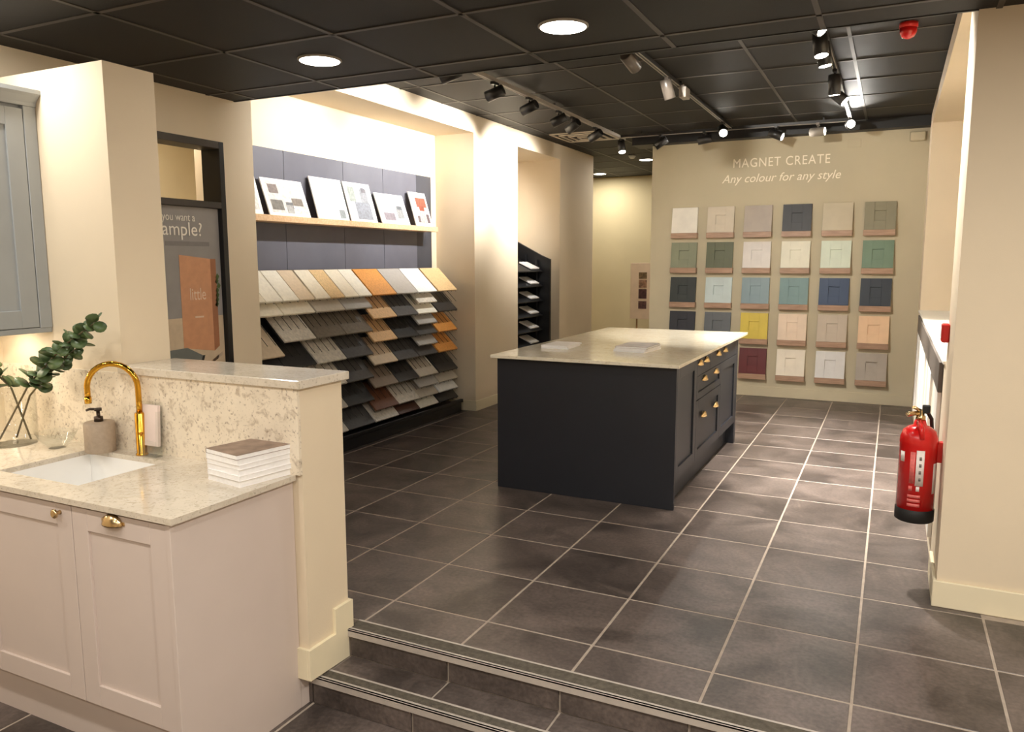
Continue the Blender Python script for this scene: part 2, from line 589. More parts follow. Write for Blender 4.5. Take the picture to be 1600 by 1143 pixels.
# shell behind the camera
bm = B()
box(bm, (-4.1, -6.2, -0.4), (2.7, -6.1, ZB))
struct('wall_front', bm, M['wall'])
struct('wall_outer', box(B(), (2.6, -6.1, -0.4), (2.7, 1.5, ZB)), M['wall'])

# ---- kitchen partition: full-height block that drops to a half wall
bm = B()
box(bm, (XL, -0.57, ZL), (-3.05, -0.31, 2.457))
box(bm, (-3.05, -0.57, ZL), (-2.105, -0.31, 1.105))
box(bm, (-2.105, -0.57, ZT + 0.003), (-2.08, -0.31, 1.105))
box(bm, (-2.08, -0.57, ZT + 0.003), (-2.03, -0.31, 1.105))
struct('wall_partition', bm, M['wall'])
prof = [(-0.585, ZT + 0.012), (-0.585, 0.015), (-0.415, 0.015), (-0.415, 0.125), (-0.296, 0.125), (-0.296, 0.0),
        (-0.33, 0.0), (-0.33, ZT + 0.003)]
bm = prism(B(), [(-2.03, y, z) for y, z in prof], (0.016, 0, 0))
box(bm, (-2.5, -0.31, 0), (-2.03, -0.296, 0.125))
box(bm, (-2.08, -0.586, ZT + 0.012), (-2.03, -0.57, 0.015))
struct('baseboard_partition', bm, M['trim'])

# ================================================================== KITCHEN
KX, KY = -2.08, -1.165          # end panel plane, door plane
ZW = 0.755                      # worktop surface
# stone
bm = B()
box(bm, (XL, -0.585, ZW), (-2.03, -0.57, 1.105))
single('splashback', bm, M['splash'], 'speckled cream stone splashback behind the sink', 'splashback')
bm = B()
box(bm, (-3.05, -0.60, 1.105), (-2.005, -0.285, 1.14), 0.003)
single('stone_ledge', bm, M['stone'], 'pale polished stone ledge capping the half wall', 'ledge')
# worktop with the sink cut-out
sx0, sx1, sy0, sy1 = -3.20, -2.70, -1.06, -0.655
bm = B()
wx1, wy0, wy1 = -2.052, -1.185, -0.585
for lo, hi in (((XL, wy0), (sx0, wy1)), ((sx1, wy0), (wx1, wy1)), ((sx0, wy0), (sx1, sy0)), ((sx0, sy1), (sx1, wy1))):
    box(bm, (lo[0], lo[1], ZW - 0.022), (hi[0], hi[1], ZW))
bmesh.ops.remove_doubles(bm, verts=bm.verts, dist=1e-5)
single('worktop', bm, M['stone'], 'pale veined stone worktop with cut-out for the sink', 'worktop')
# sink
bm = B()
d0, t = 0.19, 0.012
box(bm, (sx0 - t, sy0 - t, ZW - d0 - t), (sx1 + t, sy1 + t, ZW - d0))
box(bm, (sx0 - t, sy0 - t, ZW - d0), (sx0, sy1 + t, ZW - 0.022))
box(bm, (sx1, sy0 - t, ZW - d0), (sx1 + t, sy1 + t, ZW - 0.022))
box(bm, (sx0, sy0 - t, ZW - d0), (sx1, sy0, ZW - 0.022))
box(bm, (sx0, sy1, ZW - d0), (sx1, sy1 + t, ZW - 0.022))
sk = thing('sink', 'white ceramic undermount sink in the stone worktop', 'sink', (-2.95, -0.86, ZW - d0 - t))
part('bowl', bm, M['ceramic'], sk)
part('drain', cyl(B(), (-2.95, -0.86, ZW - d0), (-2.95, -0.86, ZW - d0 + 0.004), 0.04), M['spot_grey'], sk)
part('overflow', cyl(B(), (sx1 - 0.003, -0.80, ZW - 0.075), (sx1 + 0.001, -0.80, ZW - 0.075), 0.016), M['black'], sk)

def shaker_door(parent, name, o, u, v, n, w_, h, m, rail=0.085, t=0.022, dep=0.010, bev=0.0015):
    """framed door: o lower-left corner on the face plane, u right, v up, n outward"""
    u, v, n, o = Vector(u), Vector(v), Vector(n), Vector(o)
    mx = Matrix(((u.x, v.x, n.x, o.x), (u.y, v.y, n.y, o.y), (u.z, v.z, n.z, o.z), (0, 0, 0, 1)))
    fr = B()
    box(fr, (0, 0, -t), (rail, h, 0), bev, mx)
    box(fr, (w_ - rail, 0, -t), (w_, h, 0), bev, mx)
    box(fr, (rail, 0, -t), (w_ - rail, rail, 0), bev, mx)
    box(fr, (rail, h - rail, -t), (w_ - rail, h, 0), bev, mx)
    d = part(name, fr, m, parent)
    part('panel', box(B(), (rail - .001, rail - .001, -t + 0.002), (w_ - rail + .001, h - rail + .001, -dep), 0, mx), m, d)
    return d, mx

def cup_handle(parent, mx, cx, cy, wd=0.098, m=None):
    """half-round cup pull in a door's own frame"""
    bm = B()
    n = 9
    rgs = []
    for k in range(n + 1):
        a = math.pi * k / n
        x = -math.cos(a) * wd / 2
        s = max(math.sin(a), 0.04)
        rgs.append([mx @ Vector((cx + x, cy - 0.004 + s * 0.034, 0.002)), mx @ Vector((cx + x, cy - 0.004 + s * 0.030, 0.016 * s + 0.003)),
                    mx @ Vector((cx + x, cy - 0.006, 0.027 * s + 0.003)), mx @ Vector((cx + x, cy - 0.012, 0.027 * s + 0.003)),
                    mx @ Vector((cx + x, cy - 0.006 + s * 0.022, 0.012 * s + 0.002)), mx @ Vector((cx + x, cy - 0.004 + s * 0.028, 0.0015))])
    loft(bm, rgs)
    box(bm, (cx - wd / 2 - 0.01, cy - 0.008, 0), (cx + wd / 2 + 0.01, cy + 0.006, 0.004), 0.001, mx)
    return part('handle', bm, m or M['brass'], parent, 'brass cup handle')

def knob(parent, mx, cx, cy, s=1.0):
    bm = B()
    c = mx @ Vector((cx, cy, 0))
    ax = (mx.to_3x3() @ Vector((0, 0, 1)))
    lathe(bm, c, [(0.009 * s, 0), (0.007 * s, 0.008 * s), (0.008 * s, 0.014 * s), (0.017 * s, 0.020 * s), (0.018 * s, 0.026 * s), (0.010 * s, 0.031 * s)], 14, ax)
    return part('knob', bm, M['brass'], parent, 'brass knob')

# right base cabinet with its end panel, then two more units to the left
ux, vz, nf = (1, 0, 0), (0, 0, 1), (0, -1, 0)
def base_unit(x0, x1, label, hinge, first=False):
    c = thing('base_cabinet', label, 'cabinet', ((x0 + x1) / 2, -0.87, ZL), 'kitchen base cabinets')
    xe = x1 - (0.022 if first else 0)
    bb = B()
    if first:
        zb, ya, yb, tt = ZW - 0.024, KY + 0.024, -0.585, 0.018
        box(bb, (x0, ya, -0.06), (x0 + tt, yb, zb))
        box(bb, (xe - tt, ya, -0.06), (xe, yb, zb))
        box(bb, (x0, ya, -0.06), (xe, yb, -0.042))
        box(bb, (x0, yb - 0.01, -0.06), (xe, yb, zb))
    else:
        box(bb, (x0, KY + 0.024, -0.06), (xe, -0.585, 0.52))
        box(bb, (x0, KY + 0.024, 0.52), (xe, KY + 0.042, ZW - 0.022))
    part('body', bb, M['cashmere'], c)
    d, mx = shaker_door(c, 'door', (x0 + 0.002, KY, -0.04), ux, vz, nf, xe - x0 - 0.004, 0.76, M['cashmere'], rail=0.082)
    if hinge == 'cup':
        cup_handle(d, mx, (xe - x0) / 2 - 0.02, 0.735)
    else:
        knob(d, mx, xe - x0 - 0.065, 0.728)
    part('plinth', box(B(), (x0, -1.10, ZL), (xe, -1.085, -0.06)), M['cashmere'], c)
    if first:
        part('end_panel', box(B(), (x1 - 0.022, KY - 0.004, ZL), (x1, -0.572, ZW - 0.024), 0.0015), M['cashmere'], c)
        part('end_panel_foot', box(B(), (x1 - 0.022, -0.572, ZL), (x1, -0.517, ZT + 0.002)), M['cashmere'], c)
    return c
base_unit(-2.595, KX, 'cashmere base cabinet with brass cup handle, at the end of the sink run', 'cup', True)
base_unit(-3.20, -2.595, 'cashmere base cabinet with brass knob, under the sink', 'knob')
base_unit(-3.80, -3.20, 'cashmere base cabinet at the left edge, beside the cabinet under the sink', 'knob')

# wall cabinet on the left wall: door faces the room
wc = thing('wall_cabinet', 'blue-grey shaker wall cabinet with cornice above the worktop', 'cabinet', (-3.7, -1.0, 1.295))
CX = -3.52
part('body', box(B(), (XL, -1.60, 1.295), (CX - 0.024, -0.572, 2.30)), M['bluegrey'], wc)
part('filler', box(B(), (CX - 0.024, -0.63, 1.295), (CX + 0.002, -0.572, 2.30), 0.002), M['bluegrey'], wc)
shaker_door(wc, 'door', (CX, -1.13, 1.30), (0, 1, 0), (0, 0, 1), (1, 0, 0), 0.497, 0.985, M['bluegrey'], rail=0.08)
shaker_door(wc, 'door', (CX, -1.60, 1.30), (0, 1, 0), (0, 0, 1), (1, 0, 0), 0.466, 0.985, M['bluegrey'], rail=0.08)
prof = [(XL, 2.30), (CX + 0.006, 2.30), (CX + 0.008, 2.315), (CX + 0.03, 2.34), (CX + 0.045, 2.352), (CX + 0.045, 2.37), (XL, 2.37)]
part('cornice', prism(B(), [(x, -1.62, z) for x, z in prof], (0, 1.048, 0)), M['bluegrey'], wc)
part('light_rail', box(B(), (CX - 0.03, -1.60, 1.272), (CX - 0.004, -0.572, 1.297), 0.002), M['bluegrey'], wc)
ul = thing('under_cabinet_light', 'slim strip light under the blue-grey wall cabinet', 'lamp', (-3.72, -1.0, 1.28))
part('housing', box(B(), (-3.74, -1.5, 1.283), (-3.70, -0.65, 1.295)), M['spot_grey'], ul)
lamp('strip_lamp', 'AREA', (-3.72, -1.07, 1.281), 5.0, WARM, ul, (0, 0, -1), shape='RECTANGLE', size=0.03, size_y=0.8)

# tap
tp = thing('tap', 'polished gold swan-neck tap standing behind the sink', 'tap', (-2.895, -0.62, ZW))
bm = B()
lathe(bm, (-2.895, -0.62, ZW), [(0.026, 0), (0.026, 0.006), (0.0215, 0.010), (0.0215, 0.185), (0.018, 0.190), (0.0135, 0.192)], 22)
part('body', bm, M['gold'], tp)
pts = []
A = Vector((-2.895, -0.62, ZW + 0.19))
dirv = Vector((-0.175, -0.105, 0)).normalized()
Rr = 0.107
zc = 1.055
pts.append(A)
pts.append(Vector((A.x, A.y, 1.0)))
for k in range(0, 15):
    a = math.pi * (1.04 * k / 14)
    p_ = A + dirv * (Rr - Rr * math.cos(a))
    pts.append(Vector((p_.x, p_.y, zc + Rr * math.sin(a))))
e = pts[-1]
pts.append(e + Vector((0, 0, -0.035)))
part('spout', tube(B(), pts, 0.0125, 14), M['gold'], tp)
part('nozzle', cyl(B(), pts[-1] + Vector((0, 0, 0.012)), pts[-1] + Vector((0, 0, -0.018)), 0.0145, n=16), M['gold'], tp)
part('lever', tube(B(), [(-2.895 + 0.02, -0.63, ZW + 0.10), (-2.86, -0.66, ZW + 0.105), (-2.95, -0.645, ZW + 0.105)][:2], 0.006), M['gold'], tp)

# soap dispenser
sd = thing('soap_dispenser', 'taupe stoneware soap dispenser with bronze pump beside the tap', 'dispenser', (-3.115, -0.66, ZW))
bm = B()
lathe(bm, (-3.115, -0.66, ZW), [(0.060, 0), (0.064, 0.004), (0.064, 0.128), (0.060, 0.136), (0.02, 0.138)], 28)
part('bottle', bm, M['taupe'], sd)
bm = B()
lathe(bm, (-3.115, -0.66, ZW + 0.138), [(0.019, 0), (0.019, 0.022), (0.008, 0.024), (0.008, 0.046), (0.016, 0.048), (0.016, 0.060)], 16)
tube(bm, [(-3.115, -0.66, ZW + 0.193), (-3.15, -0.675, ZW + 0.193), (-3.165, -0.68, ZW + 0.187)], 0.006, 8)
part('pump', bm, M['dark_bronze'], sd)

# leaflet holder behind the tap
lh = thing('leaflet_holder', 'clear acrylic leaflet holder standing behind the gold tap', 'holder', (-2.845, -0.605, ZW))
bm = B()
mh = Matrix.Translation((-2.845, -0.612, ZW)) @ Matrix.Rotation(-0.06, 4, 'X')
box(bm, (-0.062, 0.004, 0), (0.062, 0.007, 0.24), 0, mh)
box(bm, (-0.062, -0.028, 0), (-0.059, 0.004, 0.2), 0, mh)
box(bm, (0.059, -0.028, 0), (0.062, 0.004, 0.2), 0, mh)
box(bm, (-0.062, -0.030, 0), (0.062, -0.027, 0.07), 0, mh)
box(bm, (-0.062, -0.030, 0), (0.062, 0.007, 0.003), 0, mh)
part('pocket', bm, M['glass'], lh)
lf = single('leaflet', box(B(), (-0.054, -0.012, 0.045), (0.054, 0.002, 0.225), 0, mh), paint((226, 208, 200), 0.6), 'pale pink leaflet standing in the acrylic holder', 'leaflet')

# vase, branches, glass dish
vc = Vector((-3.62, -0.74, ZW))
vz_ = thing('vase', 'clear glass cylinder vase holding eucalyptus at the left', 'vase', vc)
bm = B()
n_ = 28
loft(bm, [ring(vc + Vector((0, 0, z)), (0, 0, 1), r, n_) for r, z in
          ((0.098, 0.0), (0.104, 0.004), (0.108, 0.28), (0.106, 0.282), (0.104, 0.28), (0.100, 0.012), (0.05, 0.010), (0.001, 0.010))])
part('glass_wall', bm, M['glass'], vz_)
bc = Vector((-3.36, -0.70, ZW))
bm = B()
loft(bm, [ring(bc + Vector((0, 0, z)), (0, 0, 1), r, 24) for r, z in
          ((0.035, 0), (0.038, 0.004), (0.065, 0.03), (0.088, 0.075), (0.0865, 0.0755), (0.062, 0.033), (0.033, 0.009), (0.001, 0.008))])
single('glass_dish', bm, M['glass'], 'small clear glass dish between the vase and the soap dispenser', 'dish')

def leaf_mesh():
    bm = B()
    c = bm.verts.new((0, 0.5, 0.06))
    n = 12
    rim = []
    for k in range(n):
        a = 2 * math.pi * k / n
        x, y = 0.5 * math.sin(a), 0.5 - 0.5 * math.cos(a)
        rim.append(bm.verts.new((x * (1 + 0.06 * math.cos(3 * a)), y, 0.10 * abs(x) + 0.03 * math.sin(2 * a))))
    for k in range(n):
        f = bm.faces.new((c, rim[k], rim[(k + 1) % n]))
        f.smooth = True
    r = bmesh.ops.extrude_face_region(bm, geom=list(bm.faces))
    for v in r['geom']:
        if isinstance(v, bmesh.types.BMVert):
            v.co.z -= 0.02
    return mesh_of('leaf', bm, M['leaf'])
LM = leaf_mesh()
def branch(label, pts, start, nl, size):
    pts = [Vector(p) for p in pts]
    o = thing('eucalyptus_branch', label, 'branch', pts[0], 'eucalyptus in the glass vase')
    part('stem', tube(B(), pts, [0.0045] * (len(pts) - 1) + [0.002], 7), M['stem'], o)
    L = [(b - a).length for a, b in zip(pts[:-1], pts[1:])]
    tot = sum(L)
    for k in range(nl):
        s = tot * (start + (1 - start) * k / (nl - 1))
        i = 0
        while i < len(L) - 1 and s > L[i]:
            s -= L[i]
            i += 1
        p = pts[i].lerp(pts[i + 1], min(1, s / L[i]))
        ax = (pts[i + 1] - pts[i]).normalized()
        for side in (0, 1, 2):
            a = k * 1.1 + side * 2.09 + random.uniform(-.3, .3)
            t_ = ax.cross(Vector((0, 0, 1))).normalized()
            b_ = ax.cross(t_)
            out = (t_ * math.cos(a) + b_ * math.sin(a) + ax * random.uniform(.2, .7)).normalized()
            sz = size * random.uniform(.75, 1.1) * (1 - 0.25 * k / nl)
            q = out.to_track_quat('Y', 'Z')
            l_ = inst('leaf', LM, o, p)
            l_.rotation_mode = 'QUATERNION'
            from mathutils import Quaternion
            l_.rotation_quaternion = q @ Quaternion((0, 1, 0), random.uniform(-.8, .8))
            l_.scale = (sz, sz, sz)
branch('leafy eucalyptus branch leaning right out of the vase toward the tap', [(-3.69, -0.76, ZW + 0.02), (-3.44, -0.755, 1.055), (-3.18, -0.75, 1.24), (-2.96, -0.75, 1.35)], 0.40, 14, 0.074)
branch('eucalyptus branch leaning left out of the vase, crossing the other', [(-3.55, -0.70, ZW + 0.02), (-3.60, -0.74, 1.02), (-3.68, -0.78, 1.12), (-3.80, -0.80, 1.22)], 0.5, 6, 0.072)
branch('shorter eucalyptus branch tucked under the long one leaning right from the vase', [(-3.66, -0.70, ZW + 0.02), (-3.50, -0.72, 0.99), (-3.33, -0.70, 1.14), (-3.16, -0.68, 1.24)], 0.5, 9, 0.066)

# catalogue stack on the worktop
def catalogue(c, w_, d_, h, rot, cover, label, group, z):
    o = thing('catalogue', label, 'book', (c[0], c[1], z), group)
    mx = Matrix.Translation((c[0], c[1], z)) @ Matrix.Rotation(rot, 4, 'Z')
    part('pages', box(B(), (-w_ / 2 + .001, -d_ / 2 + .001, 0.001), (w_ / 2 - .002, d_ / 2 - .001, h - 0.001), 0, mx), M['paper'], o)
    bm = B()
    box(bm, (-w_ / 2, -d_ / 2, h - 0.0012), (w_ / 2, d_ / 2, h), 0, mx)
    box(bm, (-w_ / 2, -d_ / 2, 0), (w_ / 2, d_ / 2, 0.0012), 0, mx)
    box(bm, (-w_ / 2 - 0.001, -d_ / 2, 0), (-w_ / 2, d_ / 2, h), 0, mx)
    part('cover', bm, cover, o)
    return o
white_cover = paint((236, 232, 230), 0.35)
brown_cover = mat('brown_cover', (108, 86, 74), 0.35, rgb2=(150, 124, 108), scale=14)
z = ZW
hs = [0.026, 0.020, 0.022, 0.019, 0.021, 0.018]
names = ['lowest', 'second from the bottom', 'third from the bottom', 'third from the top', 'second from the top', None]
for k, h in enumerate(hs):
    lab = ('brown-covered catalogue on top of the stack on the stone worktop' if k == 5 else
           'white catalogue in the stack on the stone worktop, ' + names[k])
    catalogue((-2.192 + random.uniform(-.004, .004), -0.668 + random.uniform(-.004, .004)), 0.205, 0.270, h, -0.18 + random.uniform(-.02, .02),
              brown_cover if k == 5 else white_cover, lab, 'catalogues on the stone worktop', z)
    z += h

# ================================================================== ISLAND
IX0, IX1, IY0, IY1, IZ = -2.42, -1.145, 1.90, 4.06, 0.935
il = thing('kitchen_island', 'dark navy kitchen island with drawers in the middle of the floor', 'island', (-1.78, 3.0, 0))
part('front_panel', box(B(), (IX0, IY0, 0), (IX1, IY0 + 0.022, IZ - 0.002), 0.002), M['navy'], il)
part('body', box(B(), (IX0, IY0 + 0.022, 0.18), (IX1 - 0.024, IY1, IZ - 0.002)), M['navy'], il)
part('plinth', box(B(), (IX0 + 0.05, IY0 + 0.022, 0), (IX1 - 0.07, IY1 - 0.05, 0.18)), M['navy'], il)
part('leg', box(B(), (IX1 - 0.075, IY1 - 0.075, 0), (IX1, IY1, 0.18), 0.002), M['navy'], il)
part('back_panel', box(B(), (IX0, IY1, 0.0), (IX1 - 0.08, IY1 + 0.02, IZ - 0.002), 0.002), M['navy'], il)
uy, nx = (0, 1, 0), (1, 0, 0)
def idoor(nm, y0, y1, z0, z1, rail=0.07):
    return shaker_door(il, nm, (IX1, y0, z0), uy, (0, 0, 1), nx, y1 - y0, z1 - z0, M['navy'], rail=rail, dep=0.012)
idoor('door', IY0 + 0.024, 2.475, 0.19, IZ - 0.006, 0.075)
def islab(nm, y0, y1, z0, z1):
    d = part(nm, box(B(), (IX1 - 0.022, y0, z0), (IX1, y1, z1), 0.002), M['navy'], il)
    mx = Matrix(((0, 0, 1, IX1), (1, 0, 0, y0), (0, 1, 0, z0), (0, 0, 0, 1)))
    return d, mx
for y0, y1, hy in ((2.479, 2.90, (2.50, 2.74)), (2.904, 3.98, (3.17, 3.44))):
    d, mx = islab('drawer', y0, y1, 0.80, IZ - 0.006)
    for hh in hy:
        cup_handle(d, mx, max(hh - y0, 0.06), 0.085, 0.10)
d, mx = idoor('drawer', 2.479, 3.315, 0.628, 0.796, 0.05)
for hh in (2.70, 3.10):
    cup_handle(d, mx, hh - 2.479, 0.128, 0.115)
d, mx = idoor('drawer', 2.479, 3.315, 0.19, 0.624, 0.07)
for hh in (2.70, 3.12):
    cup_handle(d, mx, hh - 2.479, 0.30, 0.115)
idoor('door', 3.319, 3.985, 0.19, 0.796, 0.07)
part('corner_post', box(B(), (IX1 - 0.022, 3.988, 0.18), (IX1, IY1, IZ - 0.004), 0.002), M['navy'], il)
it = single('island_worktop', box(B(), (-2.445, 1.84, IZ), (-1.115, 4.36, IZ + 0.022), 0.002), M['island_top'], 'polished cream stone worktop on the navy island', 'worktop')
zi = IZ + 0.022
for k in range(2):
    catalogue((-2.19, 2.52 + 0.01 * k), 0.21, 0.30, 0.012, 0.05 - 0.06 * k, white_cover, ['white catalogue lying lower in the left pile on the island', 'white catalogue lying on top of the left pile on the island'][k], 'catalogues on the island', zi + 0.012 * k)
lbl = ['lowest catalogue of the right pile on the island', 'white catalogue in the middle of the right pile on the island', 'brown-covered catalogue on top of the right pile on the island']
for k in range(3):
    catalogue((-1.60, 2.55 + 0.006 * k), 0.235, 0.32, 0.013, -0.12 + 0.05 * k, [white_cover, white_cover, brown_cover][k], lbl[k], 'catalogues on the island', zi + 0.013 * k)

# ================================================================== COLOUR WALL SAMPLES
SW = [[('off-white', (236, 230, 218)), ('oatmeal', (204, 192, 172)), ('warm grey', (170, 158, 146)), ('charcoal', (54, 54, 56)), ('putty beige', (190, 178, 152)), ('olive taupe', (134, 128, 104))],
      [('sage green', (128, 132, 108)), ('dark olive green', (88, 92, 66)), ('pale grey', (214, 208, 202)), ('ivory', (222, 218, 198)), ('pale mint', (206, 216, 198)), ('jade green', (108, 132, 110))],
      [('black-green', (38, 44, 42)), ('pale ice blue', (190, 204, 204)), ('dusty blue', (126, 146, 152)), ('teal grey', (112, 140, 140)), ('royal navy', (44, 64, 96)), ('midnight blue', (36, 46, 58))],
      [('near-black navy', (38, 38, 46)), ('slate grey', (92, 96, 100)), ('mustard yellow', (206, 182, 62)), ('shell pink', (226, 204, 180)), ('mushroom', (190, 176, 158)), ('peach', (232, 196, 158))],
      [None, None, ('dark red', (96, 26, 26)), ('cream', (234, 224, 206)), ('cool white', (216, 214, 212)), ('stone grey', (172, 162, 150))]]
ordn = ['first', 'second', 'third', 'fourth', 'fifth', 'sixth']
rown = ['top', 'second', 'middle', 'fourth', 'bottom']
ledge_m = mesh_of('ledge', box(B(), (-0.160, -0.075, -0.062), (0.160, 0, 0), 0.002), M['ledge_wood'])
for r in range(5):
    for c in range(6):
        if SW[r][c] is None:
            continue
        nm, rgb = SW[r][c]
        xc = -2.262 + 0.4285 * c
        zb = 1.938 - 0.4165 * r
        o = thing('door_sample', '%s mini door sample on a wood ledge, %s row, %s from the left' % (nm, rown[r], ordn[c]), 'door sample', (xc, YCW, zb - 0.062), 'door samples on the colour wall')
        inst('ledge', ledge_m, o, (xc, YCW, zb))
        m = paint(rgb, 0.5)
        tilt = math.radians(8)
        flat = (r == 0 and c in (0, 2, 4))
        u, v, n = Vector((1, 0, 0)), Vector((0, math.sin(tilt), math.cos(tilt))), Vector((0, -math.cos(tilt), math.sin(tilt)))
        og = Vector((xc - 0.156, YCW - 0.066, zb + 0.001))
        if flat:
            mx = Matrix(((u.x, v.x, n.x, og.x), (u.y, v.y, n.y, og.y), (u.z, v.z, n.z, og.z), (0, 0, 0, 1)))
            part('door', box(B(), (0, 0, -0.02), (0.312, 0.306, 0), 0.002, mx), m, o)
        else:
            shaker_door(o, 'door', og, u, v, n, 0.312, 0.306, m, rail=0.098, t=0.026, dep=0.015, bev=0.001)
single('wall_plate', box(B(), (-0.487, YCW - 0.008, 2.835), (-0.353, YCW, 2.925), 0.002), M['wall_far'], 'beige blank wall plate high on the colour wall', 'wall plate')
single('motion_sensor', box(B(), (0.12, YCW - 0.05, 2.86), (0.27, YCW, 2.96), 0.01), M['wall_far'], 'beige sensor box high in the corner of the colour wall', 'sensor')

# ================================================================== RECESS 1: SLATE BOARD, SHELF, BROCHURES, SAMPLE STAND
sb = thing('slate_board', 'dark slate board panels on the wall behind the brochure shelf', 'board', (-4.39, 2.9, 1.0))
seams = [1.45, 2.0, 2.75, 3.35, 3.93]
for a, b_ in zip(seams[:-1], seams[1:]):
    part('panel', box(B(), (-4.399, a + .002, 1.535), (-4.385, b_ - .002, 2.48), 0.001), M['slate'], sb)
part('panel', box(B(), (-4.399, 3.932, 1.535), (-4.39, 4.22, 2.48), 0.001), M['slate_dark'], sb, 'darker narrow panel')
single('brochure_shelf', box(B(), (-4.385, 1.28, 1.905), (-4.215, 4.07, 1.955), 0.003), M['oak'], 'pale oak shelf holding the leaning brochures', 'shelf')

def brochure(y0, y1, ztop, m, label, blocks):
    o = thing('brochure', label, 'brochure', (-4.25, (y0 + y1) / 2, 1.956), 'brochures on the oak shelf')
    bx, tx = -4.252, -4.352
    v = Vector((tx - bx, 0, ztop - 1.957))
    h = v.length
    v.normalize()
    u = Vector((0, 1, 0))
    n = u.cross(v)
    mx = Matrix(((u.x, v.x, n.x, bx), (u.y, v.y, n.y, y0), (u.z, v.z, n.z, 1.957), (0, 0, 0, 1)))
    part('pages', box(B(), (0, 0, -0.012), (y1 - y0, h, 0), 0.001, mx), M['paper'], o)
    w_ = y1 - y0
    for k, (a, b_, c, d_, rgb) in enumerate(blocks):
        part('picture', box(B(), (a * w_, b_ * h, 0.0), (c * w_, d_ * h, 0.0012 + 0.0004 * k), 0, mx), paint(tuple(int(v * (0.62 if k else 0.9)) for v in rgb), 0.5, 0.2, 45), o)
brochure(1.33, 1.62, 2.30, None, 'white brochure at the left end of the oak shelf', [(.1, .1, .9, .9, (236, 234, 228))])
brochure(1.69, 2.155, 2.246, None, 'wide brochure with a grey kitchen photo on the oak shelf', [(.08, .08, .95, .93, (226, 222, 216)), (.10, .15, .38, .42, (160, 152, 138)), (.45, .2, .62, .38, (150, 150, 152)), (.12, .6, .34, .84, (176, 156, 146)), (.62, .3, .88, .5, (186, 170, 152)), (.45, .08, .6, .3, (246, 244, 240))])
brochure(2.25, 2.66, 2.306, None, 'plain white brochure third along the oak shelf', [(.1, .12, .9, .92, (232, 234, 230)), (.72, .04, .9, .25, (190, 200, 204))])
brochure(2.69, 3.075, 2.303, None, 'tall brochure with a pale blue figure on the oak shelf', [(.1, .06, .93, .94, (228, 230, 232)), (.28, .06, .85, .5, (182, 188, 206)), (.55, .5, .82, .85, (196, 200, 212)), (.12, .5, .35, .88, (214, 226, 216)), (.62, .76, .78, .88, (130, 126, 140))])
brochure(3.15, 3.615, 2.242, None, 'low wide brochure with a mauve sofa picture on the oak shelf', [(.08, .08, .94, .92, (234, 234, 232)), (.14, .12, .52, .36, (184, 170, 182)), (.62, .2, .85, .58, (200, 204, 206)), (.66, .5, .84, .62, (130, 134, 142))])
brochure(3.725, 4.03, 2.295, None, 'brochure with an orange-red motif at the right end of the shelf', [(.08, .06, .93, .94, (236, 228, 224)), (.3, .56, .9, .84, (214, 120, 88)), (.42, .45, .72, .6, (206, 98, 66)), (.2, .1, .35, .3, (160, 140, 140)), (.74, .1, .9, .36, (150, 128, 130)), (.38, .08, .7, .42, (246, 242, 240))])

# sample stand
ss = thing('sample_stand', 'black tiered wire stand for worktop samples in the recess', 'display stand', (-4.2, 2.75, 0))
part('back_panel', box(B(), (-4.383, 1.22, 0.0), (-4.36, 4.24, 1.52)), M['black'], ss)
part('plinth', box(B(), (-4.36, 1.22, 0.0), (-4.06, 4.24, 0.10), 0.003), M['black'], ss)
part('base_lip', box(B(), (-4.08, 1.22, 0.10), (-4.045, 4.26, 0.135), 0.003), M['black'], ss)
tiers = [1.31 - 0.1035 * k for k in range(12)]
for zt in tiers:
    bm = B()
    y = 1.24
    while y < 4.24:
        tube(bm, [(-4.30, y, zt + 0.206), (-4.075, y, zt - 0.019)], 0.0024, 5)
        y += 0.0865
    part('wire_shelf', bm, M['black'], ss)
CREAM, IVORY, BEIGE = (232, 222, 200), (238, 232, 216), (218, 198, 170)
OAKK, ORANGE, LWOOD = (204, 174, 128), (206, 142, 70), (206, 168, 122)
GREY, WHITE, GREIGE = (176, 172, 166), (240, 240, 238), (196, 186, 170)
DARK, DGREY, TAUPE = (54, 52, 50), (84, 82, 80), (138, 122, 106)
BROWN, DBROWN, MARBLE = (112, 72, 50), (78, 50, 38), (214, 206, 192)
STONE = (122, 112, 98)
cname = {CREAM: 'cream', IVORY: 'ivory', BEIGE: 'beige', OAKK: 'knotty oak', ORANGE: 'orange timber', LWOOD: 'light wood', GREY: 'light grey',
         WHITE: 'white', GREIGE: 'greige', DARK: 'near-black', DGREY: 'dark grey', TAUPE: 'taupe', BROWN: 'brown', DBROWN: 'dark brown',
         MARBLE: 'pale marble', STONE: 'grey-brown stone'}
